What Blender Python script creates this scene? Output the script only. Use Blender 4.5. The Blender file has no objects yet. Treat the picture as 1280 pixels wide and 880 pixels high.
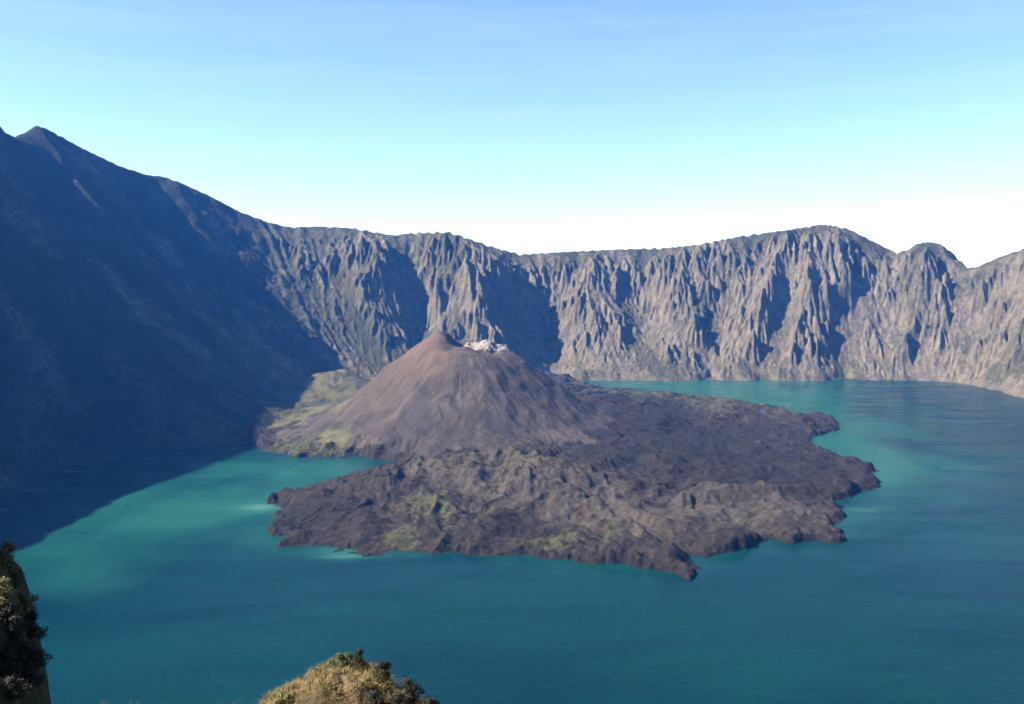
import bpy, math, random, time
import numpy as np
from mathutils import Vector

T0 = time.time()
rng = np.random.default_rng(7)
random.seed(7)
R = math.radians
scene = bpy.context.scene
col = scene.collection

# ------------------------------------------------------------------ camera
F = 1108.0                      # focal length in pixels of the 1280 x 880 photograph
CAMZ = 640.0                    # the view point is on the crater rim, 640 m above the lake
HORIZON = 338.0
PITCH = math.atan((440 - HORIZON) / F)
CP, SP = math.cos(PITCH), math.sin(PITCH)

cam_d = bpy.data.cameras.new('camera')
cam = bpy.data.objects.new('camera', cam_d)
col.objects.link(cam)
cam.location = (0, 0, CAMZ)
cam.rotation_euler = (R(90) - PITCH, 0, 0)
cam_d.sensor_width = 36
cam_d.lens = 36 * F / 1280
cam_d.clip_start = 0.1
cam_d.clip_end = 60000
scene.camera = cam


def ray(px, py):
    u = (px - 640) / F
    v = (440 - py) / F
    return np.array([u, CP + v * SP, -SP + v * CP])


def on_plane(px, py, z=0.0):
    d = ray(px, py)
    t = (z - CAMZ) / d[2]
    return d[0] * t, d[1] * t


def at_depth(px, py, Y):
    d = ray(px, py)
    t = Y / d[1]
    return d[0] * t, Y, CAMZ + d[2] * t


def project(x, y, z):
    zz = z - CAMZ
    fwd = y * CP - zz * SP
    up = y * SP + zz * CP
    fwd = np.where(fwd < 1, 1, fwd)
    return 640 + F * x / fwd, 440 - F * up / fwd, fwd


# ------------------------------------------------------------------ sun
SUN_EL, SUN_AZ = 40.5, 80.0     # AZ: heading of the light, from +Y towards +X
sd = np.array([math.sin(R(SUN_AZ)) * math.cos(R(SUN_EL)), math.cos(R(SUN_AZ)) * math.cos(R(SUN_EL)), -math.sin(R(SUN_EL))])

# ------------------------------------------------------------------ noise
_perm = {}


def _p(seed):
    if seed not in _perm:
        g = np.random.default_rng(seed)
        p = g.permutation(512).astype(np.int32)
        a = g.random(512) * 2 * np.pi
        _perm[seed] = (p, np.cos(a).astype(np.float32), np.sin(a).astype(np.float32))
    return _perm[seed]


def perlin(x, y, seed=0):
    p, ca, sa = _p(seed)
    xi = np.floor(x).astype(np.int32)
    yi = np.floor(y).astype(np.int32)
    xf = (x - xi).astype(np.float32)
    yf = (y - yi).astype(np.float32)

    def g(ix, iy, dx, dy):
        k = p[(p[ix & 511] + iy) & 511]
        return ca[k] * dx + sa[k] * dy
    u = xf * xf * xf * (xf * (xf * 6 - 15) + 10)
    v = yf * yf * yf * (yf * (yf * 6 - 15) + 10)
    a = g(xi, yi, xf, yf)
    b = g(xi + 1, yi, xf - 1, yf)
    c = g(xi, yi + 1, xf, yf - 1)
    d = g(xi + 1, yi + 1, xf - 1, yf - 1)
    return ((a + u * (b - a)) * (1 - v) + (c + u * (d - c)) * v) * 1.5


def fbm(x, y, oct=4, seed=0, gain=.5):
    s = 0
    a = 1.0
    for k in range(oct):
        s = s + a * perlin(x, y, seed + k)
        x = x * 2.03 + 17.1
        y = y * 2.03 + 9.7
        a *= gain
    return s


def ridged(x, y, oct=4, seed=0, gain=.5):
    s = 0
    a = 1.0
    w = 1.0
    for k in range(oct):
        n = 1 - np.abs(perlin(x, y, seed + k))
        n = n * n * w
        w = np.clip(n * 1.4, 0, 1)
        s = s + a * n
        x = x * 2.07 + 31.7
        y = y * 2.07 + 3.1
        a *= gain
    return s


def sstep(a, b, x):
    t = np.clip((x - a) / (b - a), 0, 1)
    return t * t * (3 - 2 * t)


def blob(X, Y, cx, cy, rx, ry, rot=0.0):
    c, s = math.cos(R(rot)), math.sin(R(rot))
    dx, dy = X - cx, Y - cy
    a = (dx * c + dy * s) / rx
    b = (-dx * s + dy * c) / ry
    return np.exp(-(a * a + b * b))


def pblob(X, Y, px, py, rpx, z=0.0, fy=1.0):
    """soft patch on the ground where the photograph's pixel meets height z; rpx = half width in pixels"""
    cx, cy = on_plane(px, py, z)
    r = rpx / F * math.hypot(cx, cy)
    return blob(X, Y, cx, cy, r, r * fy)


# ------------------------------------------------------------------ tagging, meshes
def tag(o, label=None, cat=None, group=None, kind=None):
    if label:
        o['label'] = label
    if cat:
        o['category'] = cat
    if group:
        o['group'] = group
    if kind:
        o['kind'] = kind
    return o


def new_obj(name, me, parent=None):
    o = bpy.data.objects.new(name, me)
    col.objects.link(o)
    if parent is not None:
        o.parent = parent
    return o


def mesh_np(name, verts, quads, mat, attrs=None, normals=None, smooth=True):
    """verts (n,3), quads (m,k) -> mesh, unused vertices dropped"""
    k = quads.shape[1]
    used = np.unique(quads)
    remap = np.full(len(verts), -1, np.int64)
    remap[used] = np.arange(len(used))
    v = verts[used].astype(np.float32)
    q = remap[quads].astype(np.int32)
    me = bpy.data.meshes.new(name)
    me.vertices.add(len(v))
    me.vertices.foreach_set('co', v.ravel())
    me.loops.add(q.size)
    me.loops.foreach_set('vertex_index', q.ravel())
    me.polygons.add(len(q))
    me.polygons.foreach_set('loop_start', np.arange(0, q.size, k, dtype=np.int32))
    me.polygons.foreach_set('loop_total', np.full(len(q), k, np.int32))
    me.update(calc_edges=True)
    if smooth:
        me.polygons.foreach_set('use_smooth', np.ones(len(q), bool))
    if attrs:
        for an, av in attrs.items():
            at = me.attributes.new(an, 'FLOAT', 'POINT')
            at.data.foreach_set('value', av[used].astype(np.float32))
    if normals is not None:
        me.normals_split_custom_set_from_vertices(normals[used].astype(np.float32))
    me.materials.append(mat)
    me.validate()
    return me


def grid_normals(h, c):
    gy, gx = np.gradient(h, c)
    n = np.stack([-gx, -gy, np.ones_like(h)], -1)
    return n / np.linalg.norm(n, axis=-1, keepdims=True)


def grid_quads(ny, nx):
    i = np.arange(ny * nx).reshape(ny, nx)
    return np.stack([i[:-1, :-1], i[:-1, 1:], i[1:, 1:], i[1:, :-1]], -1)


# ------------------------------------------------------------------ node helpers
def new_mat(name):
    m = bpy.data.materials.new(name)
    m.use_nodes = True
    nt = m.node_tree
    nt.nodes.clear()
    out = nt.nodes.new('ShaderNodeOutputMaterial')
    bs = nt.nodes.new('ShaderNodeBsdfPrincipled')
    nt.links.new(bs.outputs[0], out.inputs[0])
    return m, nt, bs, out


def N(nt, t, **kw):
    n = nt.nodes.new(t)
    for k, v in kw.items():
        setattr(n, k, v)
    return n


def noise(nt, vec, scale, detail=4, rough=.55, dist=0):
    n = N(nt, 'ShaderNodeTexNoise')
    n.inputs['Scale'].default_value = scale
    n.inputs['Detail'].default_value = detail
    n.inputs['Roughness'].default_value = rough
    n.inputs['Distortion'].default_value = dist
    nt.links.new(vec, n.inputs['Vector'])
    return n.outputs['Fac']


def ramp(nt, fac, *stops):
    n = N(nt, 'ShaderNodeValToRGB')
    e = n.color_ramp.elements
    while len(e) < len(stops):
        e.new(.5)
    for s, el in zip(stops, e):
        el.position = s[0]
        c = s[1]
        el.color = (*c, 1) if isinstance(c, tuple) else (c, c, c, 1)
    nt.links.new(fac, n.inputs[0])
    return n.outputs[0]


def mix(nt, fac, a, b, mode='MIX'):
    n = N(nt, 'ShaderNodeMix', data_type='RGBA', blend_type=mode)
    for s, v in ((n.inputs[0], fac), (n.inputs[6], a), (n.inputs[7], b)):
        if isinstance(v, (int, float)):
            s.default_value = v
        elif isinstance(v, tuple):
            s.default_value = (*v, 1)
        else:
            nt.links.new(v, s)
    return n.outputs[2]


def mth(nt, op, a, b=0.0, clamp=False):
    n = N(nt, 'ShaderNodeMath', operation=op, use_clamp=clamp)
    for s, v in ((n.inputs[0], a), (n.inputs[1], b)):
        if isinstance(v, (int, float)):
            s.default_value = v
        else:
            nt.links.new(v, s)
    return n.outputs[0]


def attr(nt, name):
    return N(nt, 'ShaderNodeAttribute', attribute_name=name).outputs['Fac']


def bump(nt, h, dist, strength=1.0, prev=None):
    n = N(nt, 'ShaderNodeBump')
    n.inputs['Strength'].default_value = strength
    n.inputs['Distance'].default_value = dist
    nt.links.new(h, n.inputs['Height'])
    if prev is not None:
        nt.links.new(prev, n.inputs['Normal'])
    return n.outputs[0]


def pos(nt):
    return N(nt, 'ShaderNodeNewGeometry').outputs['Position']


def scaled(nt, vec, sx, sy, sz):
    n = N(nt, 'ShaderNodeVectorMath', operation='MULTIPLY')
    n.inputs[1].default_value = (sx, sy, sz)
    nt.links.new(vec, n.inputs[0])
    return n.outputs[0]


# ------------------------------------------------------------------ materials of the land
def wall_material():
    m, nt, bs, out = new_mat('caldera_rock')
    p = pos(nt)
    veg = attr(nt, 'veg')
    big = noise(nt, p, .004, 4)
    streak = noise(nt, scaled(nt, p, 1, 1, .35), .022, 6, .65)
    fine = noise(nt, p, .045, 7, .72)
    rock = ramp(nt, mth(nt, 'ADD', mth(nt, 'MULTIPLY', streak, .6), mth(nt, 'MULTIPLY', fine, .4)), (.28, (.026, .0215, .015)), (.47, (.074, .0655, .046)), (.72, (.160, .138, .098)))
    rock = mix(nt, ramp(nt, big, (.4, 0.0), (.65, .75)), rock, mix(nt, 1.0, rock, (.93, .92, 1.06), 'MULTIPLY'))
    grn = ramp(nt, fine, (.3, (.009, .011, .005)), (.55, (.032, .033, .015)), (.75, (.078, .072, .034)))
    k = mth(nt, 'ADD', veg, mth(nt, 'MULTIPLY', mth(nt, 'SUBTRACT', fine, .5), 2.4))
    k = ramp(nt, k, (.38, 0.0), (.62, .9))
    forest_shade = ramp(nt, mth(nt, 'ADD', attr(nt, 'forest_shade'), mth(nt, 'MULTIPLY', mth(nt, 'SUBTRACT', fine, .5), 1.1)), (.4, 0.0), (.7, 1.0))
    base = mix(nt, forest_shade, mix(nt, k, rock, grn), ramp(nt, fine, (.3, (.0025, .0045, .0032)), (.7, (.011, .0135, .0075))))  # forest green kept near black, darkening the shaded left slope by colour
    nt.links.new(base, bs.inputs['Base Color'])
    bs.inputs['Roughness'].default_value = .95
    bs.inputs['Specular IOR Level'].default_value = .15
    b = bump(nt, fine, 22, 1.0)
    b = bump(nt, noise(nt, scaled(nt, p, 1, 1, .5), .02, 5, .6), 30, .6, b)
    nt.links.new(b, bs.inputs['Normal'])
    return m


def volcano_material(name, kind):
    m, nt, bs, out = new_mat(name)
    p = pos(nt)
    fine = noise(nt, p, .07, 6, .68)
    mid = noise(nt, p, .012, 5, .6)
    if kind == 'cone':
        red = attr(nt, 'red')
        veg = attr(nt, 'veg')
        base = ramp(nt, mid, (.3, (.0250, .0203, .0163)), (.7, (.039, .0318, .0255)))
        ash_shade = attr(nt, 'ash_shade')
        base = mix(nt, ramp(nt, ash_shade, (.3, 0.0), (.75, .7)), base, (.0155, .013, .0115))
        base = mix(nt, ramp(nt, ash_shade, (.05, .5), (.3, 0.0)), base, (.05, .042, .034))
        base = mix(nt, red, base, (.064, .042, .030))
        base = mix(nt, mth(nt, 'MULTIPLY', fine, .35), base, (.016, .015, .016))
        k = ramp(nt, mth(nt, 'ADD', veg, mth(nt, 'MULTIPLY', mth(nt, 'SUBTRACT', fine, .5), 1.3)), (.4, 0.0), (.7, .85))
        base = mix(nt, k, base, ramp(nt, mid, (.35, (.026, .029, .011)), (.65, (.07, .064, .029))))
        bd, bstr = 4, .5
    elif kind == 'lava':
        veg = attr(nt, 'veg')
        dark = attr(nt, 'dark')
        tan = attr(nt, 'tan')
        base = ramp(nt, fine, (.3, (.0025, .0021, .0018)), (.5, (.0112, .0086, .0067)), (.72, (.033, .0258, .0200)))
        base = mix(nt, ramp(nt, mth(nt, 'ADD', tan, mth(nt, 'SUBTRACT', mid, .5)), (.3, 0.0), (.65, .8)), base,
                   ramp(nt, fine, (.3, (.015, .0128, .0102)), (.7, (.052, .045, .036))))
        k = ramp(nt, mth(nt, 'ADD', veg, mth(nt, 'MULTIPLY', mth(nt, 'SUBTRACT', fine, .5), 1.5)), (.4, 0.0), (.7, .85))
        base = mix(nt, k, base, ramp(nt, fine, (.35, (.013, .016, .007)), (.65, (.05, .048, .022))))
        base = mix(nt, mth(nt, 'MULTIPLY', dark, .75), base, mix(nt, fine, (.002, .0018, .0018), (.007, .006, .0058)))
        bd, bstr = 9, 1.0
    else:
        base = ramp(nt, fine, (.35, (.05, .045, .043)), (.55, (.15, .14, .132)), (.75, (.24, .228, .218)))
        bd, bstr = 8, 1.0
    nt.links.new(base, bs.inputs['Base Color'])
    bs.inputs['Roughness'].default_value = .95
    bs.inputs['Specular IOR Level'].default_value = .15
    nt.links.new(bump(nt, fine, bd, bstr), bs.inputs['Normal'])
    return m


# ------------------------------------------------------------------ the caldera
CX, CY = 150.0, 3200.0


def polar(x, y):
    return np.arctan2(x - CX, y - CY), np.hypot(x - CX, y - CY)


# skyline of the photograph (px, py) and the distance of the rim there
SKY = [(-90, 120), (-40, 136), (0, 157), (8, 168), (20, 170), (32, 166), (44, 157), (56, 160), (75, 170), (100, 184), (150, 208),
       (185, 219), (200, 220), (220, 226), (260, 244), (300, 265), (330, 276), (360, 284), (400, 283), (440, 285), (490, 294), (520, 291),
       (560, 290), (580, 296), (610, 307), (650, 318), (700, 315), (760, 312), (830, 310), (870, 306), (920, 296), (980, 288),
       (1030, 280), (1060, 286), (1090, 301), (1120, 316), (1135, 312), (1150, 303), (1170, 303), (1185, 311), (1200, 326),
       (1212, 336), (1225, 332), (1250, 321), (1280, 311), (1340, 296), (1400, 285)]
SKYX = np.array([s[0] for s in SKY], float)
SKYY = np.array([s[1] for s in SKY], float)
RIMY = ([-20, 0, 50, 100, 185, 300, 400, 520, 640, 760, 900, 1040, 1120, 1170, 1212, 1280, 1400],
        [4000, 4150, 4450, 4750, 5250, 5600, 5750, 5800, 5950, 6000, 5950, 5850, 5800, 5620, 5480, 5300, 5000])

def densify(P, step=40.0):
    P = np.array([tuple(p) for p in P], float)
    out = []
    for i in range(len(P)):
        a, b = P[i], P[(i + 1) % len(P)]
        n = max(1, int(np.hypot(*(b - a)[:2]) / step))
        out += [a + (b - a) * k / n for k in range(n)]
    return np.array(out)


rim = []
for px in np.arange(-10, 1401, 10):
    py = np.interp(px, SKYX, SKYY)
    rim.append(at_depth(px, py, np.interp(px, *RIMY)))
# the rim outside the picture: the high shoulder of the mountain on the left, the near rim, the right hand rim
rim = [(-2090, 1700, 850), (-2090, 2300, 865), (-2150, 2900, 1075), (-2260, 3500, 1150)] + rim
rim += [(3520, 4400, 830), (3600, 3800, 780), (3450, 2800, 740), (3000, 1700, 700), (2300, 900, 660), (1500, 250, 620), (700, 0, 590), (0, -60, 575), (-600, -20, 590), (-1300, 250, 640), (-1650, 650, 780), (-1950, 1200, 880)]
rim = densify(rim)
shore = [on_plane(*q) for q in [(1400, 520), (1340, 506), (1280, 492), (1240, 484), (1200, 477), (1120, 475), (1040, 474), (960, 474), (900, 474),
                                (820, 474), (740, 474), (700, 474), (640, 474), (560, 476), (470, 484), (400, 505), (345, 552),
                                (285, 556), (225, 558), (150, 570), (75, 590), (10, 620), (-50, 645), (-150, 695)]]
shore += [(-1420, 1400), (-1200, 950), (-650, 700), (0, 620), (700, 700), (1400, 950), (2100, 1600), (2650, 2400), (2950, 3300), (2900, 3900)]
shore = densify(shore)


def periodic(theta, vals, q):
    o = np.argsort(theta)
    t, v = theta[o], vals[o]
    t = np.concatenate([t - 2 * np.pi, t, t + 2 * np.pi])
    v = np.concatenate([v, v, v])
    return np.interp(q, t, v)


NT = 7200
TH = np.linspace(-np.pi, np.pi, NT, endpoint=False)
rth, rr = polar(rim[:, 0], rim[:, 1])
sth, sr = polar(shore[:, 0], shore[:, 1])
RR = periodic(rth, rr, TH)
RH = periodic(rth, rim[:, 2], TH)
RS = periodic(sth, sr, TH)


def smooth1(a, n):
    k = np.hanning(n + 2)[1:-1]
    k /= k.sum()
    return np.convolve(np.concatenate([a[-n:], a, a[:n]]), k, 'same')[n:-n]


RR = smooth1(RR, 41)
RS = smooth1(RS, 61)
RH = smooth1(RH, 9)
RUNS = RR - RS
# image column at which each bearing's rim appears (only meaningful in front of the camera)
RX, RYY = CX + RR * np.sin(TH), CY + RR * np.cos(TH)
RPX = np.where(RYY > 1500, 640 + F * RX / np.maximum(RYY * CP, 1), np.where(RX < 0, -3000, 4000))

# big spurs and gullies of the far wall: how far the face stands forward (fraction of the run of the wall)
SPUR = ([-200, 60, 200, 270, 330, 400, 450, 480, 505, 540, 585, 618, 650, 685, 715, 760, 800, 850, 905, 935, 985, 1015, 1045, 1080, 1112, 1140, 1175, 1212, 1240, 1300],
        [.0, .0, .0, .0, .0, .08, .20, .20, .0, .20, .46, .46, .14, -.08, .10, .14, .04, .14, .20, .05, .22, .06, .24, .22, -.02, .10, .2, .0, .15, .2])
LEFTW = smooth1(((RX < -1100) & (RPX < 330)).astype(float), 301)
SPA = smooth1(np.interp(RPX, *SPUR) * (RPX > -400) * (RPX < 1800), 55)


def lookup(theta, arr):
    i = (theta + np.pi) / (2 * np.pi) * NT
    i0 = np.floor(i).astype(np.int64)
    f = i - i0
    return arr[i0 % NT] * (1 - f) + arr[(i0 + 1) % NT] * f


X0, X1, Y0, Y1 = -3600.0, 4000.0, -500.0, 6700.0


def base_height(X, Y):
    wx = fbm(X / 420, Y / 420, 4, 11) * 45
    wy = fbm(X / 420 + 50, Y / 420 - 20, 4, 21) * 45
    th, r = polar(X + wx * .5, Y + wy * .5)
    rs, rrm, H = lookup(th, RS), lookup(th, RR), lookup(th, RH)
    run = np.maximum(rrm - rs, 300)
    s = (r - rs) / run
    arc = th * 2600
    A = lookup(th, SPA)
    w = sstep(-.25, .3, s + A) * (1 - sstep(.72, 1.02, s))
    w1 = sstep(-.4, .1, s) * (1 - sstep(.72, 1.02, s))
    # medium ribs running down the wall
    rib = ridged(arc / 330 + .25 * s, s * .55, 3, 31) - .95
    rib2 = ridged(arc / 120 + .3 * s + 7, s * .9, 3, 41) - .95
    lw = lookup(th, LEFTW)
    s2 = s + (1 - .65 * lw) * (w1 * A + w * rib * .13 * 520 / run + w * rib2 * .05 * 520 / run + w * .17 * fbm(X / 190, Y / 190, 5, 51, .58) * 520 / run) + wx * .2 / run
    prof = np.interp(s2, [-1, -.1, 0, .06, .25, .5, .72, .9, 1.0, 1.2], [-.25, -.05, 0, .05, .22, .50, .77, .94, 1.0, 1.0])
    prof_l = np.interp(s2, [-1, -.1, 0, .12, .5, .9, 1.0, 1.2], [-.25, -.05, 0, .06, .39, .87, 1.0, 1.0])
    prof = prof * (1 - lw) + prof_l * lw
    h = prof * H
    h = np.where(s2 < 0, np.maximum(h, -60), h)
    out = np.maximum(s - 1.0, 0) * run
    h = np.minimum(h, np.maximum(H - .5 * out + 12 * fbm(X / 90, Y / 90, 3, 61), -20))
    return h, s


def erode(h, cell, start, n, batches, steps, K=2.2, Ke=.25, Kd=.12, evap=.02, inertia=.08):
    ny, nx = h.shape
    hf = h.ravel().astype(np.float64)
    NN = ny * nx
    h0 = hf.copy()
    for b in range(batches):
        hf = np.clip(hf, h0 - 70, h0 + 12)
        pick = start[rng.integers(0, len(start), n)]
        px = (pick % nx) + rng.random(n)
        py = (pick // nx) + rng.random(n)
        dx = np.zeros(n)
        dy = np.zeros(n)
        sed = np.zeros(n)
        wat = np.ones(n)
        spd = np.ones(n)
        for st in range(steps):
            ok = (px > 1) & (px < nx - 3) & (py > 1) & (py < ny - 3)
            if not ok.all():
                px, py, dx, dy, sed, wat, spd = (a[ok] for a in (px, py, dx, dy, sed, wat, spd))
            ix = px.astype(np.int64)
            iy = py.astype(np.int64)
            fx = px - ix
            fy = py - iy
            i = iy * nx + ix
            h00, h10, h01, h11 = hf[i], hf[i + 1], hf[i + nx], hf[i + nx + 1]
            gx = (h10 - h00) * (1 - fy) + (h11 - h01) * fy
            gy = (h01 - h00) * (1 - fx) + (h11 - h10) * fx
            ho = h00 * (1 - fx) * (1 - fy) + h10 * fx * (1 - fy) + h01 * (1 - fx) * fy + h11 * fx * fy
            g = np.hypot(gx, gy) + 1e-9
            dx = dx * inertia - gx / g * (1 - inertia)
            dy = dy * inertia - gy / g * (1 - inertia)
            l = np.hypot(dx, dy) + 1e-9
            dx /= l
            dy /= l
            px = px + dx
            py = py + dy
            jx = np.clip(px.astype(np.int64), 0, nx - 2)
            jy = np.clip(py.astype(np.int64), 0, ny - 2)
            ex = px - jx
            ey = py - jy
            j = jy * nx + jx
            hn = hf[j] * (1 - ex) * (1 - ey) + hf[j + 1] * ex * (1 - ey) + hf[j + nx] * (1 - ex) * ey + hf[j + nx + 1] * ex * ey
            dh = hn - ho
            cap = np.maximum(-dh, .01 * cell) * spd * wat * K
            cap = np.where(hn < -5, 0, cap)
            dep = np.where(dh > 0, np.minimum(dh, sed), np.where(sed > cap, (sed - cap) * Kd, 0))
            er = np.where((dh <= 0) & (sed <= cap), np.minimum((cap - sed) * Ke, -dh), 0)
            d = dep - er
            sed = sed - d
            hf += np.bincount(i, d * (1 - fx) * (1 - fy), NN) + np.bincount(i + 1, d * fx * (1 - fy), NN) \
                + np.bincount(i + nx, d * (1 - fx) * fy, NN) + np.bincount(i + nx + 1, d * fx * fy, NN)
            spd = np.sqrt(np.maximum(spd * spd * .9 - dh / cell * .6, .05))
            spd = np.minimum(spd, 3)
            wat *= 1 - evap
    return np.clip(hf, h0 - 70, h0 + 12).reshape(ny, nx)


def blur(h, k=1):
    for _ in range(k):
        p = np.pad(h, 1, mode='edge')
        h = (p[1:-1, 1:-1] * 4 + (p[:-2, 1:-1] + p[2:, 1:-1] + p[1:-1, :-2] + p[1:-1, 2:]) * 2
             + p[:-2, :-2] + p[:-2, 2:] + p[2:, :-2] + p[2:, 2:]) / 16
    return h


def upsample2(h):
    ny, nx = h.shape
    o = np.zeros((2 * ny - 1, 2 * nx - 1))
    o[::2, ::2] = h
    o[1::2, ::2] = (h[:-1] + h[1:]) / 2
    o[:, 1::2] = (o[:, :-1:2] + o[:, 2::2]) / 2
    return o


def build_caldera():
    c = 12.0
    xs = np.arange(X0, X1 + 1, c)
    ys = np.arange(Y0, Y1 + 1, c)
    X, Y = np.meshgrid(xs, ys)
    h, s = base_height(X, Y)
    h += 17 * fbm(X / 80, Y / 80, 4, 71) * sstep(4, 90, h)
    lw = lookup(polar(X, Y)[0], LEFTW)
    start = np.flatnonzero(((h > 60) & (s < 1.05) & (Y > 1200) & (lw < .5)).ravel())
    h = h + (5 * np.sin(h / 24 + 2.5 * fbm(X / 300, Y / 300, 3, 75)) + 3 * np.sin(h / 11 + 3 * fbm(X / 200, Y / 200, 3, 78))) * sstep(.05, .2, s) * (1 - sstep(.8, .95, s))
    hin = h
    h = erode(h, c, start, 15000, 13, 70)
    h = hin + (h - hin) * sstep(2, 40, hin)
    h = blur(h, 1)
    print('coarse erosion', round(time.time() - T0, 1))
    h = upsample2(h)
    c = 6.0
    xs = X0 + c * np.arange(h.shape[1])
    ys = Y0 + c * np.arange(h.shape[0])
    X, Y = np.meshgrid(xs, ys)
    th, r = polar(X, Y)
    rs, rrm = lookup(th, RS), lookup(th, RR)
    s = (r - rs) / np.maximum(rrm - rs, 300)
    w = sstep(3, 70, h)
    arc = th * 2600
    h = h + w * (1 - .45 * lookup(th, LEFTW)) * (8 * (ridged(arc / 60, r / 200, 3, 81) - .9) + 13 * fbm(X / 36, Y / 36, 3, 91) + 7 * (ridged(arc / 30 + X / 90, r / 75, 2, 95) - .7))
    lw = lookup(th, LEFTW)
    start = np.flatnonzero(((h > 60) & (s < 1.02) & (Y > 2500) & (lw < .5)).ravel())
    hin = h
    h = erode(h, c, start, 30000, 9, 40, K=1.9)
    h = hin + (h - hin) * sstep(2, 30, hin)
    h = blur(h, 1)
    h = h + (blur(h, 10) - h) * .85 * sstep(.86, .97, s)
    print('fine erosion', round(time.time() - T0, 1))
    # bring the skyline to the photographed one: raise or lower the rim, bearing by bearing
    for it in range(4):
        sel = (Y > 3500) & (s > .3) & (s < 1.6)
        Xs, Ys, hs = X[sel], Y[sel], h[sel]
        px, py, fw = project(Xs, Ys, hs)
        ths = th[sel]
        bins = np.floor((px + 4) / 3).astype(int)
        nb = 478
        good = (bins >= 0) & (bins < nb)
        order = np.lexsort((py[good], bins[good]))
        bb = bins[good][order]
        first = np.r_[True, bb[1:] != bb[:-1]]
        idx = np.flatnonzero(good)[order][first]
        want = np.interp(px[idx], SKYX, SKYY)
        dz = (py[idx] - want) / F * fw[idx]
        # extra detail stays: correct a smoothed error only
        tt = ths[idx]
        o = np.argsort(tt)
        tt, dz = tt[o], dz[o]
        kk = np.ones(5) / 5
        dzs = np.convolve(np.pad(dz, 2, mode='edge'), kk, 'valid')
        print('skyline error px', round(float(np.abs(py[idx] - want).mean()), 2))
        corr = np.interp(th, tt, dzs, left=0, right=0)
        edge = sstep(tt[0] - .0, tt[0] + .05, th) * (1 - sstep(tt[-1] - .05, tt[-1], th))
        corr = np.where((th > tt[0]) & (th < tt[-1]), corr, 0)
        # fade the correction out past the ends of the measured range instead of a step
        lo, hi = dzs[0], dzs[-1]
        corr = np.where(th <= tt[0], lo * np.clip(1 - (tt[0] - th) / .05, 0, 1), corr)
        corr = np.where(th >= tt[-1], hi * np.clip(1 - (th - tt[-1]) / .05, 0, 1), corr)
        h = h + corr * sstep(.25, .95, s)
    return X, Y, h, s, th, c


X, Y, H, S, THG, CELL = build_caldera()
ny, nx = H.shape
nrm = grid_normals(H, CELL)
slope = nrm[..., 2]
veg = .40 * sstep(.5, .8, slope) + .30 * sstep(.5, .95, S) + .5 * fbm(X / 260, Y / 260, 4, 101) + .14
# greener foot of the wall left of the cone, barer warm rock on the right hand headland
gx_, gy_, _ = at_depth(400, 430, 5000)
veg += .45 * blob(X, Y, gx_, gy_, 500, 500)
forest_shade = lookup(THG, LEFTW) * (.78 + .35 * fbm(X / 300, Y / 300, 4, 111)) * (1 - .75 * blob(X, Y, *at_depth(370, 480, 4300)[:2], 420, 700))  # forest cover on the left slope, with its shade painted into the colour
gx_, gy_, _ = at_depth(340, 520, 3900)
veg += .5 * blob(X, Y, gx_, gy_, 350, 450)
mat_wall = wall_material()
verts = np.stack([X, Y, H], -1).reshape(-1, 3)
quads = grid_quads(ny, nx)
mid = lambda a: (a[:-1, :-1] + a[1:, 1:]) / 2
Sm, Hm, Xm, Ym, Tm = mid(S), mid(H), mid(X), mid(Y), mid(THG)
keep = (Hm > -14) & (Sm < 1.9)
near = np.hypot(Xm, Ym) < 700
keep &= ~((Ym < 1200) & (Sm > 1.5))
pxm = lookup(Tm, RPX)
back = Ym > 2600
m_left = keep & (((pxm < 372) & back) | (~back & (Xm < 0)))
m_right = keep & ~m_left & (((pxm > 1211) & back) | (~back))
m_far = keep & ~m_left & ~m_right
nrm_f = nrm.reshape(-1, 3)
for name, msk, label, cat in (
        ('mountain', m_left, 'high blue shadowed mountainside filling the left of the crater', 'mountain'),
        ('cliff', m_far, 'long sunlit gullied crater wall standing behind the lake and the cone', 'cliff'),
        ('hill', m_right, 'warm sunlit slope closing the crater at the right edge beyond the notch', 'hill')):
    me = mesh_np(name, verts, quads[msk], mat_wall, {'veg': veg.ravel(), 'forest_shade': forest_shade.ravel()}, nrm_f)
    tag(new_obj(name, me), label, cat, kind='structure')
print('caldera', round(time.time() - T0, 1))

# ------------------------------------------------------------------ the volcano in the lake
OUT = [(300, 470), (268, 500), (266, 528), (300, 552), (345, 564), (372, 572), (440, 571), (500, 578), (488, 588), (440, 597), (395, 604), (350, 618), (347, 632),
       (356, 642), (338, 662), (365, 680), (440, 690), (520, 692), (570, 691), (620, 694), (700, 696), (750, 704), (800, 711), (858, 719), (873, 706), (858, 694), (905, 690), (935, 688),
       (958, 673), (1000, 676), (1045, 677), (1058, 652), (1042, 628), (1082, 616), (1098, 598), (1085, 584), (1048, 570), (1008, 556), (1020, 546), (1050, 536),
       (1044, 523), (1000, 520), (960, 509), (900, 501), (840, 495), (790, 491), (745, 486), (720, 478), (700, 455), (500, 440)]
OUTP = np.array([on_plane(*q) for q in OUT])


def seg_dist(X, Y, P, closed=True):
    d = np.full(X.shape, 1e9)
    inside = np.zeros(X.shape, bool)
    n = len(P)
    for i in range(n if closed else n - 1):
        x0, y0 = P[i]
        x1, y1 = P[(i + 1) % n]
        ex, ey = x1 - x0, y1 - y0
        t = np.clip(((X - x0) * ex + (Y - y0) * ey) / (ex * ex + ey * ey + 1e-9), 0, 1)
        d = np.minimum(d, np.hypot(X - x0 - t * ex, Y - y0 - t * ey))
        if closed:
            cr = ((y0 > Y) != (y1 > Y)) & (X < (x1 - x0) * (Y - y0) / (y1 - y0 + 1e-12) + x0)
            inside ^= cr
    return np.where(inside, d, -d) if closed else d


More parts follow.
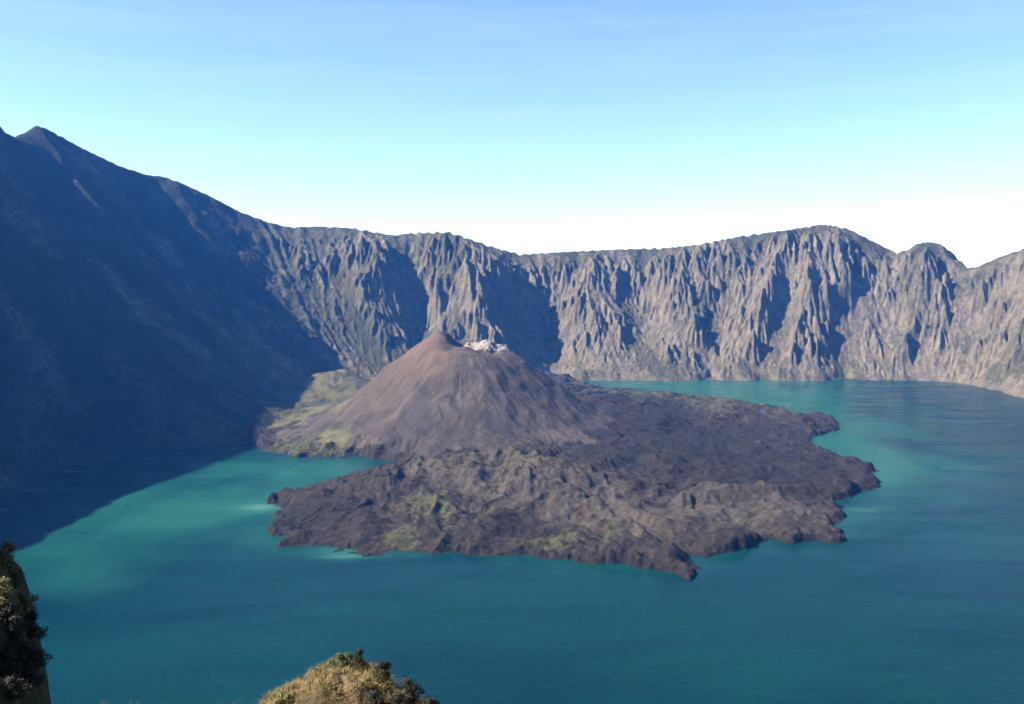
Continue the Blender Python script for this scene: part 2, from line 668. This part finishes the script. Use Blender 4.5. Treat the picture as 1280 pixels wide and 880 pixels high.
CONE_Y = 3600.0
SX, SY, SZ = at_depth(582, 418, CONE_Y)


def build_island():
    c = 4.0
    xs = np.arange(-1600, 1360, c)
    ys = np.arange(1680, 5400, c)
    X, Y = np.meshgrid(xs, ys)
    d = seg_dist(X, Y, OUTP)
    front = 1 - sstep(2900, 3500, Y)
    d = d + 9 * fbm(X / 40, Y / 40, 4, 206, .6) + 16 * fbm(X / 70, Y / 70, 4, 201) * (.3 + front) + 22 * fbm(X / 190, Y / 190, 3, 211) * front
    # edge: a steep little flow front
    lava = np.where(d > 0, 22 * np.clip(.62 + .75 * fbm(X / 130, Y / 130, 3, 209), .12, 1.5) * (1 - np.exp(-np.maximum(d, 0) / 9)) + 34 * (1 - np.exp(-np.maximum(d, 0) / 260)), d * .35)
    # flows fan out from the cone: long levees and furrows along the flow, rubble across it
    fr = np.hypot(X - SX, Y - SY - 250)
    fa = np.arctan2(X - SX, -(Y - SY - 250)) + .10 * fbm(X / 330, Y / 330, 3, 221)
    lob = ridged(fa * 9.0, fr / 800, 4, 231) - .9
    furrow = ridged(fa * 30.0 + 5, fr / 420, 3, 236) - .9
    hum = fbm(X / 55, Y / 55, 4, 241)
    blocks = ridged(X / 38, Y / 38, 3, 251) - .9
    rim_in = sstep(-4, 30, d)
    lava += rim_in * (11 * lob + 5 * furrow + 3 * hum + 3.5 * blocks)
    lava += 30 * sstep(0, 150, d) * pblob(X, Y, 760, 515, 90, 40, 1.2)
    for amp, wd, pl_ in ((15, 22, ((640, 640), (720, 640), (790, 672), (860, 714))), (-13, 17, ((640, 656), (700, 660), (770, 690), (838, 714))),
                         (13, 24, ((520, 612), (560, 596), (600, 575), (650, 566), (705, 588))), (-15, 15, ((800, 630), (840, 628), (900, 622), (965, 611))),
                         (11, 24, ((850, 642), (930, 634), (1015, 628))), (-10, 14, ((590, 600), (640, 606), (690, 612))), (9, 18, ((420, 625), (520, 640), (600, 668)))):
        pd = seg_dist(X + 14 * fbm(X / 60, Y / 60, 3, 226), Y + 14 * fbm(X / 60, Y / 60, 3, 227), [on_plane(*q) for q in pl_], closed=False)
        lava += amp * np.exp(-(pd / wd) ** 2) * sstep(0, 40, d)
    # the older hill in front of the cone, a broken crater on its right side
    hx, hy = at_depth(605, 566, 2560)[:2]
    hz = at_depth(605, 566, 2560)[2]
    hill = .78 * (hz - 36) * np.exp(-((X - hx) / 250) ** 2 - ((Y - hy) / 230) ** 2)
    hill += 26 * blob(X, Y, *at_depth(690, 590, 2480)[:2], 220, 160)
    hill += 22 * blob(X, Y, *at_depth(480, 610, 2420)[:2], 260, 150)
    kx, ky = at_depth(622, 575, 2500)[:2]
    hill -= 34 * blob(X, Y, kx + 10, ky - 10, 85, 60, -25)
    hill += hill * .25 * fbm(X / 60, Y / 60, 3, 261)
    lava += hill * sstep(-10, 40, d)
    # cone
    r = np.hypot(X - SX, Y - SY)
    ang = np.arctan2(X - SX, Y - SY)
    r = r * (1 + .04 * fbm(np.cos(ang) * 1.6, np.sin(ang) * 1.6, 3, 271)) * (1 + .17 * sstep(.1, .9, np.sin(ang)) + .16 * sstep(.1, .9, -np.sin(ang)) * sstep(200, 450, r))
    r = np.maximum(r, 0) + sstep(150, 400, r) * 16 * fbm(X / 140, Y / 140, 3, 273)
    r = r + 5 * fbm(X / 60, Y / 60, 3, 275)
    zt = SZ
    prof = np.interp(r, [0, 118, 128, 275, 425, 530, 630, 750, 900, 1150], [zt + 4, zt + 2, zt - 3, zt - 98, zt - 194, 128, 76, 40, 17, 0])
    rill = (ridged(ang * 6.5 + .0015 * r, r / 1200, 3, 281) - .9) * sstep(140, 300, r) * (1 - sstep(420, 700, r))
    cone = prof + 2.6 * rill + 5 * sstep(150, 300, r) * fbm(X / 75, Y / 75, 4, 293) + 1.5 * fbm(X / 26, Y / 26, 3, 291)
    # the rim: highest on the left, lower towards the viewer and at the back
    rimw = np.exp(-((r - 122) / 60) ** 2)
    left = -np.sin(ang)
    cone -= rimw * (-8 + 46 * (1 - sstep(.35, .95, left)) + 10 * sstep(.2, .9, -np.cos(ang)) * (1 - sstep(.3, .9, left)))
    cone -= np.exp(-((r - 122) / 95) ** 2) * 30 * sstep(.0, .9, np.sin(ang))
    # summit crater
    cone -= 75 * (1 - sstep(20, 112, r))
    kx2, ky2, kz2 = at_depth(611, 428, CONE_Y + 20)
    pr = np.hypot((X - kx2) / 84, (Y - ky2) / 70) * (1 + .38 * fbm(X / 40, Y / 40, 4, 301))
    cone += (42 + 5 * fbm(X / 30, Y / 30, 3, 311)) * np.exp(-1.3 * pr ** 2)
    pale = np.exp(-(pr * .95) ** 6)
    # left shoulder of the cone, greenish spur running to the shore
    cone = np.maximum(cone, 0)
    sx2, sy2, sz2 = at_depth(400, 495, 3700)
    sh = max(sz2, 30) * blob(X, Y, sx2, sy2, 260, 420, 15)
    cone += sh * .15
    for px_, py_, Y_, rx_, ry_ in ((375, 476, 4300, 240, 420), (335, 496, 4000, 200, 330), (415, 466, 4450, 240, 380), (318, 518, 3650, 150, 240)):
        ax, ay, az = at_depth(px_, py_, Y_)
        cone = np.maximum(cone, (az + 8) * blob(X, Y, ax, ay, rx_, ry_, 0) * (1 + .13 * fbm(X / 130, Y / 130, 4, 315)))
    pl = sstep(-10, 110, d)
    k = 25.0
    land = np.maximum(lava, cone * pl)
    hh = np.clip(.5 + .5 * (cone * pl - lava) / k, 0, 1)
    hh = np.where(cone * pl > 3, hh, 0)
    hh = hh * sstep(0, 30, cone * pl)
    h = lava * (1 - hh) + cone * pl * hh + k * hh * (1 - hh) * .5
    h = np.where(d < -20, np.minimum(h, d * .3), h)
    return X, Y, h, d, hh, pale, c, ang, r


IX, IY, IH, ID, ICONE, IPALE, IC, IANG, IR = build_island()
st = np.flatnonzero((ID > 60).ravel())
IH = IH + (erode(IH, IC, st, 12000, 4, 30, K=.6, Ke=.15) - IH) * sstep(12, 45, ID)
in_ = grid_normals(IH, IC)
iveg = .15 + .4 * fbm(IX / 160, IY / 160, 4, 401)
for q in ((395, 565, 45, 0, 1.2), (330, 505, 60, 60, 1.2), (375, 475, 60, 110, 1.8), (420, 460, 50, 150, 1.5), (350, 530, 60, 20, 1.0), (300, 520, 60, 20, 1.0), (390, 480, 60, 70, 2.0)):
    iveg += .95 * pblob(IX, IY, q[0], q[1], q[2], q[3], q[4])
for q in ((520, 675, 45, 10, .8), (550, 640, 60, 30, .8), (900, 505, 110, 15, 1.0), (665, 585, 45, 60, 1.2), (780, 492, 60, 10, 1.5), (690, 680, 40, 10, .8)):
    iveg += .55 * pblob(IX, IY, *q)
idark = np.zeros_like(IX)
for q in ((760, 545, 95, 35, 1.5), (900, 570, 130, 25, 1.3), (830, 545, 110, 30, 1.5), (980, 590, 90, 20, 1.0), (390, 650, 60, 15, 1.0), (620, 672, 90, 8, .25), (870, 705, 30, 5, 1)):
    idark += pblob(IX, IY, *q)
idark += .9 * (1 - sstep(3, 16, ID + 6 * fbm(IX / 30, IY / 30, 3, 422)))
idark = np.clip(idark * (.75 + .5 * fbm(IX / 120, IY / 120, 4, 421)), 0, 1)
itan = np.zeros_like(IX)
for q in ((640, 605, 80, 50, 1.3), (720, 625, 90, 20, 1.0), (960, 640, 95, 15, .9), (560, 600, 70, 40, 1.0), (780, 665, 80, 10, .7), (890, 640, 60, 10, 1.0)):
    itan += pblob(IX, IY, *q) * .8
ired = np.clip(sstep(.5, .9, IH / SZ) * (1.15 - sstep(-110, 0, IX - SX)) * .9, 0, 1) * np.clip(.8 + .6 * fbm(IX / 80, IY / 80, 3, 431), 0, 1)
ired = np.maximum(ired, .3 * sstep(.3, .6, IH / SZ) * (1 - sstep(-230, -130, IX - SX)))
iash_shade = .40 + .30 * sstep(.25, .85, np.sin(IANG)) * sstep(200, 420, IR) + .55 * fbm(IANG * 4 + .9 * fbm(IX / 170, IY / 170, 4, 441), IR / 420, 4, 443, .6) + .25 * fbm(IX / 190, IY / 190, 3, 447)  # ash streaks, plus shade painted onto the cone's right flank
iv = np.stack([IX, IY, IH], -1).reshape(-1, 3)
iq = grid_quads(*IH.shape)
Im = mid(IH)
k_ = (Im > -8) & (mid(ID) > -40) & (mid(IY) < 5300)
mp = k_ & (mid(IPALE) > .5)
mc = k_ & ~mp & (mid(ICONE) > .5)
ml = k_ & ~mp & ~mc
volcano = bpy.data.objects.new('volcano', None)
col.objects.link(volcano)
volcano.location = (SX, SY, 0)
tag(volcano, 'grey brown volcanic cone with a ragged dark lava field standing in the lake', 'volcano')
iattrs = {'veg': iveg.ravel(), 'dark': idark.ravel(), 'tan': itan.ravel(), 'red': ired.ravel(), 'ash_shade': iash_shade.ravel()}
iv_local = iv - np.array([SX, SY, 0])
for name, msk, kind, lab in (('cone', mc, 'cone', None), ('lava_field', ml, 'lava', None), ('mineral_deposit', mp, 'pale', 'whitish mineral crust on the rim of the summit crater')):
    me = mesh_np(name, iv_local, iq[msk], volcano_material(name + '_rock', kind), iattrs, in_.reshape(-1, 3))
    o = new_obj(name, me, volcano)
    if lab:
        o['label'] = lab
print('island', round(time.time() - T0, 1))


# ------------------------------------------------------------------ the lake
def build_water():
    c = 20.0
    xs = np.arange(-2300, 3500, c)
    ys = np.arange(300, 5900, c)
    X, Y = np.meshgrid(xs, ys)
    green = np.zeros_like(X)
    # mineral-clouded water: turquoise bands near the lava shores and in the left bay
    for px, py, r, fy, a in ((410, 588, 90, .6, .9), (325, 634, 34, 1.0, .9), (330, 670, 55, 1.0, .5), (430, 690, 45, .6, .6), (150, 660, 130, 1.2, .6), (110, 730, 80, .9, .32),
                             (250, 620, 140, 1.0, .75), (860, 487, 170, 1.8, 1.2), (1035, 545, 75, 2.2, 1.0), (1085, 575, 80, 1.6, .8), (960, 492, 100, 2.0, .6), (1090, 640, 50, .7, .5), (300, 590, 80, .8, .6)):
        green += a * pblob(X, Y, px, py, r, 0, fy)
    d = seg_dist(X, Y, OUTP)
    green += .35 * np.exp(-np.maximum(-d, 0) / 60)
    green = green * (.8 + .55 * fbm(X / 260, Y / 420, 4, 501))
    pale = pblob(X, Y, 326, 634, 22, 0, .6) + .6 * pblob(X, Y, 432, 695, 26, 0, .25) + .35 * pblob(X, Y, 1080, 637, 28, 0, .4) + .4 * pblob(X, Y, 1000, 517, 30, 0, .5)
    v = np.stack([X, Y, np.zeros_like(X)], -1).reshape(-1, 3)
    m, nt, bs, out = new_mat('lake_water')
    p = pos(nt)
    g = attr(nt, 'green')
    pl = attr(nt, 'pale')
    drift = noise(nt, scaled(nt, p, .6, 1.5, 1), .0028, 6, .6, .8)
    deep = ramp(nt, drift, (.35, (.0002, .0108, .0155)), (.65, (.0005, .0165, .0195)))
    gf = mth(nt, 'ADD', g, mth(nt, 'MULTIPLY', mth(nt, 'SUBTRACT', drift, .5), .5))
    c1 = mix(nt, ramp(nt, gf, (.1, 0.0), (1.0, 1.0)), deep, (.0065, .044, .036))
    c1 = mix(nt, pl, c1, (.03, .09, .08))
    nt.links.new(c1, bs.inputs['Base Color'])
    bs.inputs['Roughness'].default_value = .2
    bs.inputs['Specular IOR Level'].default_value = .1
    bs.inputs['IOR'].default_value = 1.33
    w1 = noise(nt, scaled(nt, p, 1, 1, 1), .35, 3, .6)
    w2 = noise(nt, p, .06, 3, .6)
    b = bump(nt, w1, .5, .35)
    b = bump(nt, w2, 3.0, .35, b)
    patch = noise(nt, scaled(nt, p, .5, 1.6, 1), .006, 4, .6, .5)
    nt.links.new(ramp(nt, patch, (.35, .12), (.65, .34)), bs.inputs['Roughness'])
    nt.links.new(b, bs.inputs['Normal'])
    me = mesh_np('water', v, grid_quads(*X.shape).reshape(-1, 4), m, {'green': green.ravel(), 'pale': pale.ravel()})
    tag(new_obj('water', me), 'teal crater lake with greener mineral bands along its shores', 'lake', kind='structure')


build_water()


# ------------------------------------------------------------------ the near slope the photograph was taken from
def rock_soil(name, dry):
    m, nt, bs, out = new_mat(name)
    p = pos(nt)
    a = noise(nt, p, 1.3, 6, .65)
    f = noise(nt, p, 9.0, 5, .7)
    if dry:
        c = ramp(nt, a, (.3, (.03, .024, .016)), (.5, (.1, .068, .04)), (.7, (.19, .135, .08)))
    else:
        c = ramp(nt, a, (.3, (.012, .016, .008)), (.52, (.04, .042, .018)), (.72, (.1, .085, .045)))
    c = mix(nt, mth(nt, 'MULTIPLY', f, .5), c, (.012, .012, .009))
    nt.links.new(c, bs.inputs['Base Color'])
    bs.inputs['Roughness'].default_value = .95
    bs.inputs['Specular IOR Level'].default_value = .15
    nt.links.new(bump(nt, f, .12, .8), bs.inputs['Normal'])
    return m


def near_z(x, y):
    r = np.hypot(x, y * 1.0)
    z = 638.35 - .62 * np.maximum(y - 2.2, 0) - .5 * np.maximum(y - 22, 0) * .3
    z = z + .10 * fbm(x / 1.6, y / 1.6, 3, 601) + 1.2 * fbm(x / 14, y / 14, 4, 611) * sstep(6, 30, np.abs(y))
    z = z + .70 * np.exp(-((x + 2.3) / 1.1) ** 2 - ((y - 5.2) / .9) ** 2)
    # bluff on the left: a rocky shoulder with a steep right hand side
    e = (-x) - .540 * y - 1.3 + 2.4 * fbm(x / 7, y / 7, 4, 621)
    top = 625.3 + .10 * (-x - 36) - .5 * np.maximum(y - 66, 0) + 1.8 * fbm(x / 8, y / 8, 4, 631) + .30 * np.maximum(44 - y, 0)
    lift = np.maximum(top - z, 0) * (1 - np.exp(-np.maximum(e + 1.5 - .12 * np.maximum(0, 40 - y), 0) / 3.2)) * sstep(24, 44, y)
    z = z + lift
    d = np.maximum(np.maximum(np.abs(x) - 110, y - 105), 0)
    return z - 2.5 * d


def build_near():
    c = .7
    X, Y = np.meshgrid(np.arange(-150, 150, c), np.arange(-8, 150, c))
    Z = near_z(X, Y)
    me = mesh_np('ground', np.stack([X, Y, Z], -1).reshape(-1, 3), grid_quads(*X.shape).reshape(-1, 4), rock_soil('slope_soil', False))
    tag(new_obj('ground', me), 'steep dry slope of the near crater rim with a bluff at the left edge', 'slope', kind='structure')


build_near()


def leaf_mat(name, c1, c2):
    m, nt, bs, out = new_mat(name)
    p = N(nt, 'ShaderNodeNewGeometry').outputs['Random Per Island']
    nt.links.new(ramp(nt, p, (.1, c1), (.9, c2)), bs.inputs['Base Color'])
    bs.inputs['Roughness'].default_value = .7
    bs.inputs['Specular IOR Level'].default_value = .2
    return m


def blades(n, place, h, wd, bend, seed):
    """curved grass blades: two quads and a tip each, as one triangle soup of quads"""
    g = np.random.default_rng(seed)
    b = place(g, n)                                   # (n,3)
    hh = h * g.uniform(.5, 1.15, n)
    az = g.uniform(0, 2 * np.pi, n)
    ln = g.normal(0, bend, n) + .25 * bend
    dx, dy = np.cos(az), np.sin(az)
    wx, wy = -dy * wd / 2, dx * wd / 2
    V = []
    for t, k in ((0, 1.0), (.5, .75), (1.0, .12)):
        cx = b[:, 0] + dx * ln * hh * t * t
        cy = b[:, 1] + dy * ln * hh * t * t
        cz = b[:, 2] + hh * t * (1 - .25 * np.abs(ln) * t)
        V += [np.stack([cx - wx * k, cy - wy * k, cz], -1), np.stack([cx + wx * k, cy + wy * k, cz], -1)]
    V = np.stack(V, 1)                                # n,6,3
    i = np.arange(n)[:, None] * 6
    q = np.concatenate([i + np.array([[0, 1, 3, 2]]), i + np.array([[2, 3, 5, 4]])], 0)
    return V.reshape(-1, 3), q


def leaf_cloud(clumps, n, size, seed):
    """small pointed leaves on the shells of many clumps"""
    g = np.random.default_rng(seed)
    c = np.array(clumps)
    wgt = c[:, 3] ** 2
    k = g.choice(len(c), n, p=wgt / wgt.sum())
    d = g.normal(size=(n, 3))
    d /= np.linalg.norm(d, axis=1, keepdims=True)
    rr = c[k, 3] * g.uniform(.25, 1.0, n) ** .6 * (1 + .45 * (g.random(n) < .25))
    p = c[k, :3] + d * rr[:, None] * np.array([1, 1, .85])
    nn = d + g.normal(0, .5, (n, 3)) + np.array([0, 0, .3])
    nn /= np.linalg.norm(nn, axis=1, keepdims=True)
    t = np.cross(nn, g.normal(size=(n, 3)))
    t /= np.linalg.norm(t, axis=1, keepdims=True)
    b = np.cross(nn, t)
    s = (size * g.uniform(.6, 1.3, n))[:, None]
    V = np.stack([p - t * s, p + b * s * .38, p + t * s, p - b * s * .38], 1)
    q = np.arange(n * 4).reshape(n, 4)
    ok = V[:, :, 2].min(1) > -.05
    return V.reshape(-1, 3), q[ok]


def tube(pts, r0, r1, sides=5):
    pts = [Vector(p) for p in pts]
    V, Q = [], []
    for i, p in enumerate(pts):
        d = (pts[min(i + 1, len(pts) - 1)] - pts[max(i - 1, 0)]).normalized()
        u = d.orthogonal().normalized()
        v = d.cross(u)
        r = r0 + (r1 - r0) * i / (len(pts) - 1)
        for k in range(sides):
            a = 2 * math.pi * k / sides
            V.append(tuple(p + u * r * math.cos(a) + v * r * math.sin(a)))
        if i:
            for k in range(sides):
                Q.append(((i - 1) * sides + k, (i - 1) * sides + (k + 1) % sides, i * sides + (k + 1) % sides, i * sides + k))
    return V, Q


M_STEM = leaf_mat('shrub_wood', (.03, .022, .015), (.05, .036, .024))
M_GREEN = leaf_mat('green_leaves', (.016, .026, .010), (.06, .075, .028))
M_YELLOW = leaf_mat('yellow_leaves', (.05, .055, .018), (.13, .12, .05))
M_DARK = leaf_mat('dark_leaves', (.004, .007, .005), (.017, .018, .012))
M_STRAW = leaf_mat('straw', (.06, .055, .02), (.22, .17, .075))
M_GRASS = leaf_mat('grass_blades', (.03, .036, .012), (.13, .11, .045))


def make_shrub(mat, seed, n=2600, leaf=.05):
    """a shrub about 1 m high and 1.3 m wide: branching stems and a loose crown of leaves"""
    g = random.Random(seed)
    root = bpy.data.objects.new('shrub', None)
    col.objects.link(root)
    clumps, V, Q = [], [], []
    for k in range(9):
        a = g.uniform(0, 6.28)
        l = g.uniform(.12, .55)
        h = g.uniform(.35, .95) * (1.15 - .5 * l)
        tip = (math.cos(a) * l, math.sin(a) * l, h)
        mid_ = (tip[0] * .45 + g.uniform(-.06, .06), tip[1] * .45 + g.uniform(-.06, .06), h * .5)
        v, q = tube([(g.uniform(-.05, .05), g.uniform(-.05, .05), -.1), mid_, tip], .022, .006)
        Q += [tuple(i + len(V) for i in f) for f in q]
        V += v
        clumps.append((*tip, g.uniform(.15, .27)))
        clumps.append((mid_[0] * 1.5, mid_[1] * 1.5, mid_[2] * .8, g.uniform(.12, .22)))
    me = mesh_np('stems', np.array(V), np.array(Q), M_STEM)
    new_obj('stems', me, root)
    v, q = leaf_cloud(clumps, n, leaf, seed)
    me = mesh_np('foliage', v, q, mat, smooth=False)
    new_obj('foliage', me, root)
    return root


def copy_thing(o):
    c = o.copy()
    col.objects.link(c)
    for ch in o.children:
        d = ch.copy()
        col.objects.link(d)
        d.parent = c
    return c


protos = {}


def put_shrub(kind, px, py, Y, size, label, group, sink=.0, on=None):
    """stands a shrub where the line through (px, py) passes the distance Y"""
    if kind not in protos:
        protos[kind] = make_shrub({'green': M_GREEN, 'yellow': M_YELLOW, 'dark': M_DARK}[kind], 40 + len(protos))
        o = protos[kind]
    else:
        o = copy_thing(protos[kind])
    x, y, z = at_depth(px, py, Y)
    z = on(x, y) if on else float(near_z(np.array([x]), np.array([y]))[0])
    o.location = (x, y, z - sink)
    o.rotation_euler = (0, 0, random.uniform(0, 6.28))
    o.scale = (size * random.uniform(.9, 1.15), size * random.uniform(.9, 1.15), size)
    return tag(o, label, 'shrub', group)


# the rounded outcrop at the bottom of the picture
KX, KY, KZ = at_depth(424, 841, 14.0)


def knob_r(u, v):
    return 1 + .10 * perlin(u * 1.7 + 3, v * 1.7, 701) + .07 * perlin(u * 4.1, v * 4.1 + 8, 702) + .035 * perlin(u * 9, v * 9, 703)


def knob_z(x, y):
    u, v = (x - KX) / 2.12, (y - KY) / 1.7
    rr_ = np.hypot(u, v)
    return KZ - 3.2 + 3.2 * np.sqrt(np.maximum(1 - np.minimum(rr_, 1) ** 2.2, 0)) * knob_r(np.asarray(u, float), np.asarray(v, float)) ** .6


def build_knob():
    nr, na = 70, 160
    rad = np.sin(np.linspace(0.001, np.pi / 2, nr))
    A, Rr = np.meshgrid(np.linspace(0, 2 * np.pi, na, endpoint=False), rad)
    u, v = Rr * np.cos(A), Rr * np.sin(A)
    x, y = KX + u * 2.12, KY + v * 1.7
    z = knob_z(x, y) + .10 * fbm(x * 2.2, y * 2.2, 4, 711) - .03
    z[-1] -= 2.0
    i = np.arange(nr * na).reshape(nr, na)
    q = np.stack([i[:-1], np.roll(i[:-1], -1, 1), np.roll(i[1:], -1, 1), i[1:]], -1).reshape(-1, 4)[:, ::-1]
    org = np.array([KX, KY, KZ - 3.2])
    me = mesh_np('boulder', np.stack([x, y, z], -1).reshape(-1, 3) - org, q, rock_soil('ochre_rock', True))
    o = new_obj('boulder', me)
    o.location = org
    tag(o, 'rounded ochre rock outcrop tufted with dry grass at the bottom edge', 'rock')


build_knob()


def on_knob(g, n):
    a = g.uniform(0, 6.28, n * 3)
    r = np.sqrt(g.uniform(0, .97, n * 3))
    x = KX + 2.12 * r * np.cos(a)
    y = KY + 1.7 * r * np.sin(a)
    keepp = (fbm(x * 1.3, y * 1.3, 3, 721) - .30 * (x - KX) > -.45)
    x, y = x[keepp][:n], y[keepp][:n]
    return np.stack([x, y, knob_z(x, y) - .02], -1)


def tufts(name, nt_, per, region, zf, h, mat, seed, label, parent_note=None):
    g = np.random.default_rng(seed)
    P = region(g, nt_)
    P = np.repeat(P, per, 0)

    def place(gg, n):
        q = P[:n].copy()
        q[:, :2] += gg.normal(0, .035, (len(q), 2))
        q[:, 2] = zf(q[:, 0], q[:, 1]) - .03
        return q
    v, q = blades(len(P), place, h, .007, .8, seed)
    me = mesh_np(name, v, q, mat, smooth=False)
    tag(new_obj(name, me), label, 'grass', kind='stuff')


tufts('dry_grass', 1500, 24, on_knob, lambda x, y: knob_z(x, y), .12, M_STRAW, 731, 'straw coloured grass tufts growing over the ochre rock')


def strip(g, n):
    x = g.uniform(-6, 3, n * 3)
    y = g.uniform(2.5, 8, n * 3)
    return np.stack([x, y, 0 * x], -1)[:n]


tufts('grass', 2600, 16, strip, lambda x, y: near_z(x, y), .23, M_GRASS, 741, 'dry green grass along the near edge of the slope')

kz = lambda x, y: float(knob_z(np.array([x]), np.array([y]))[0])
G1 = 'shrubs growing on the ochre rock'
put_shrub('dark', 478, 850, 14.1, .34, 'dark shrub on the crest of the ochre rock', G1, .05, kz)
put_shrub('dark', 512, 862, 13.9, .38, 'dark shrub on the right shoulder of the ochre rock', G1, .08, kz)
put_shrub('dark', 470, 868, 13.3, .40, 'dark shrub low on the front of the ochre rock', G1, .06, kz)
put_shrub('dark', 448, 846, 14.3, .26, 'dark shrub just right of the green one on the ochre rock', G1, .05, kz)
put_shrub('dark', 494, 864, 13.4, .40, 'lower dark shrub between the others on the ochre rock', G1, .05, kz)
put_shrub('dark', 534, 876, 13.8, .40, 'rightmost dark shrub at the foot of the ochre rock', G1, .05, kz)
put_shrub('green', 425, 826, 14.2, .30, 'small green shrub at the very top of the ochre rock', G1, .05, kz)
put_shrub('yellow', 352, 862, 13.7, .36, 'small yellowish shrub on the left flank of the ochre rock', G1, .06, kz)
G2 = 'shrubs on the bluff at the left edge'
def hit(px, py):
    """where the line of sight through a pixel of the photograph meets the near slope"""
    d = ray(px, py)
    t = np.arange(8, 140, .1)
    z = near_z(d[0] * t, d[1] * t)
    below = np.flatnonzero(CAMZ + d[2] * t < z)
    return d[1] * t[below[0]] if len(below) else None


for kind, px, py, sz, lab in (
        ('green', 4, 664, 1.9, 'round green shrub on top of the left bluff'),
        ('yellow', 15, 682, 1.6, 'pale yellow shrub just below the top of the left bluff'),
        ('green', 27, 694, 1.7, 'green shrub overhanging the lake on the left bluff'),
        ('yellow', 6, 706, 1.6, 'upper yellow shrub at the picture edge on the left bluff'),
        ('yellow', 34, 722, 1.6, 'yellow shrub halfway down the outer side of the left bluff'),
        ('green', 18, 735, 1.7, 'green shrub in the middle of the left bluff'),
        ('dark', 42, 748, 1.5, 'outermost dark shrub of the left bluff beside the water'),
        ('yellow', 8, 756, 1.8, 'largest yellow shrub on the left bluff'),
        ('yellow', 30, 770, 1.6, 'yellow shrub just above the dark foot of the left bluff'),
        ('dark', 12, 792, 1.8, 'upper dark shrub low on the left bluff'),
        ('dark', 38, 800, 1.6, 'dark outer shrub low on the left bluff'),
        ('dark', 22, 826, 1.7, 'dark shrub in the middle of the foot of the left bluff'),
        ('dark', 6, 848, 1.6, 'dark shrub at the very edge of the picture below the left bluff'),
        ('dark', 32, 834, 1.5, 'dark shrub on the outer edge just above the lowest one of the left bluff'),
        ('dark', 46, 836, 1.4, 'dark shrub hanging farthest out low on the left bluff'),
        ('dark', 18, 872, 1.5, 'dark shrub cut by the bottom edge of the picture under the left bluff'),
        ('dark', 34, 858, 1.5, 'lowest dark shrub at the foot of the left bluff')):
    Yh = hit(px, py)
    print('shrub', px, py, Yh)
    if Yh:
        put_shrub(kind, px, py, Yh, sz * Yh / 55, lab, G2, .25)

# ------------------------------------------------------------------ air
hz = bpy.data.meshes.new('haze')
bx0, bx1, by0, by1, bz0, bz1 = X0 - 200, X1 + 200, -900, Y1 + 300, -75.0, 1760.0
hv = [(x, y, z) for z in (bz0, bz1) for y in (by0, by1) for x in (bx0, bx1)]
hz.from_pydata(hv, [], [(0, 2, 3, 1), (4, 5, 7, 6), (0, 1, 5, 4), (2, 6, 7, 3), (0, 4, 6, 2), (1, 3, 7, 5)])
m = bpy.data.materials.new('haze_air')
m.use_nodes = True
nt = m.node_tree
nt.nodes.clear()
o_ = nt.nodes.new('ShaderNodeOutputMaterial')
pv = nt.nodes.new('ShaderNodeVolumePrincipled')
pv.inputs['Color'].default_value = (.05, .27, 1.0, 1)
pv.inputs['Absorption Color'].default_value = (1, 1, 1, 1)
pv.inputs['Density'].default_value = 2.0e-5
pv.inputs['Anisotropy'].default_value = 0.1
nt.links.new(pv.outputs[0], o_.inputs['Volume'])
hz.materials.append(m)
tag(new_obj('haze', hz), 'thin blue morning haze filling the crater', 'haze', kind='stuff')

# ------------------------------------------------------------------ light
w = bpy.data.worlds.new('World')
scene.world = w
w.use_nodes = True
nt = w.node_tree
nt.nodes.clear()
wo = nt.nodes.new('ShaderNodeOutputWorld')
bg = nt.nodes.new('ShaderNodeBackground')
sky = nt.nodes.new('ShaderNodeTexSky')
sky.sky_type = 'NISHITA'
sky.sun_disc = False
sky.sun_elevation = R(SUN_EL)
sky.sun_rotation = R(SUN_AZ + 180)
sky.altitude = 2600
sky.air_density = 1.0
sky.dust_density = 1.0
sky.ozone_density = 2.0
bg.inputs[1].default_value = .05
tinted = mix(nt, 1.0, sky.outputs[0], (.93, .99, 1.0), 'MULTIPLY')
gen = N(nt, 'ShaderNodeTexCoord').outputs['Generated']
veil = noise(nt, scaled(nt, gen, 2.2, 2.2, 26), 1.6, 6, .6, .4)
cloudy = mix(nt, mth(nt, 'MULTIPLY', ramp(nt, veil, (.42, 0.0), (.75, 1.0)), .14), tinted, (3.6, 3.9, 4.1))
nt.links.new(cloudy, bg.inputs[0])
nt.links.new(bg.outputs[0], wo.inputs[0])

ld = bpy.data.lights.new('sun', 'SUN')
ld.energy = 5.0
ld.angle = R(.5)
ld.color = (1, .89, .75)
lo = bpy.data.objects.new('sun', ld)
col.objects.link(lo)
lo.location = (-300, -100, 2500)
lo.rotation_euler = Vector(sd).to_track_quat('-Z', 'Y').to_euler()

scene.render.engine = 'CYCLES'
cy = scene.cycles
cy.use_denoising = True
cy.max_bounces = 4
cy.diffuse_bounces = 2
cy.glossy_bounces = 2
cy.transparent_max_bounces = 8
cy.volume_bounces = 1
cy.use_fast_gi = False
vs = scene.view_settings
vs.view_transform = 'Standard'
vs.look = 'None'
vs.exposure = 2.35
vs.gamma = 1
vs.use_curve_mapping = False
print('script', round(time.time() - T0, 1))
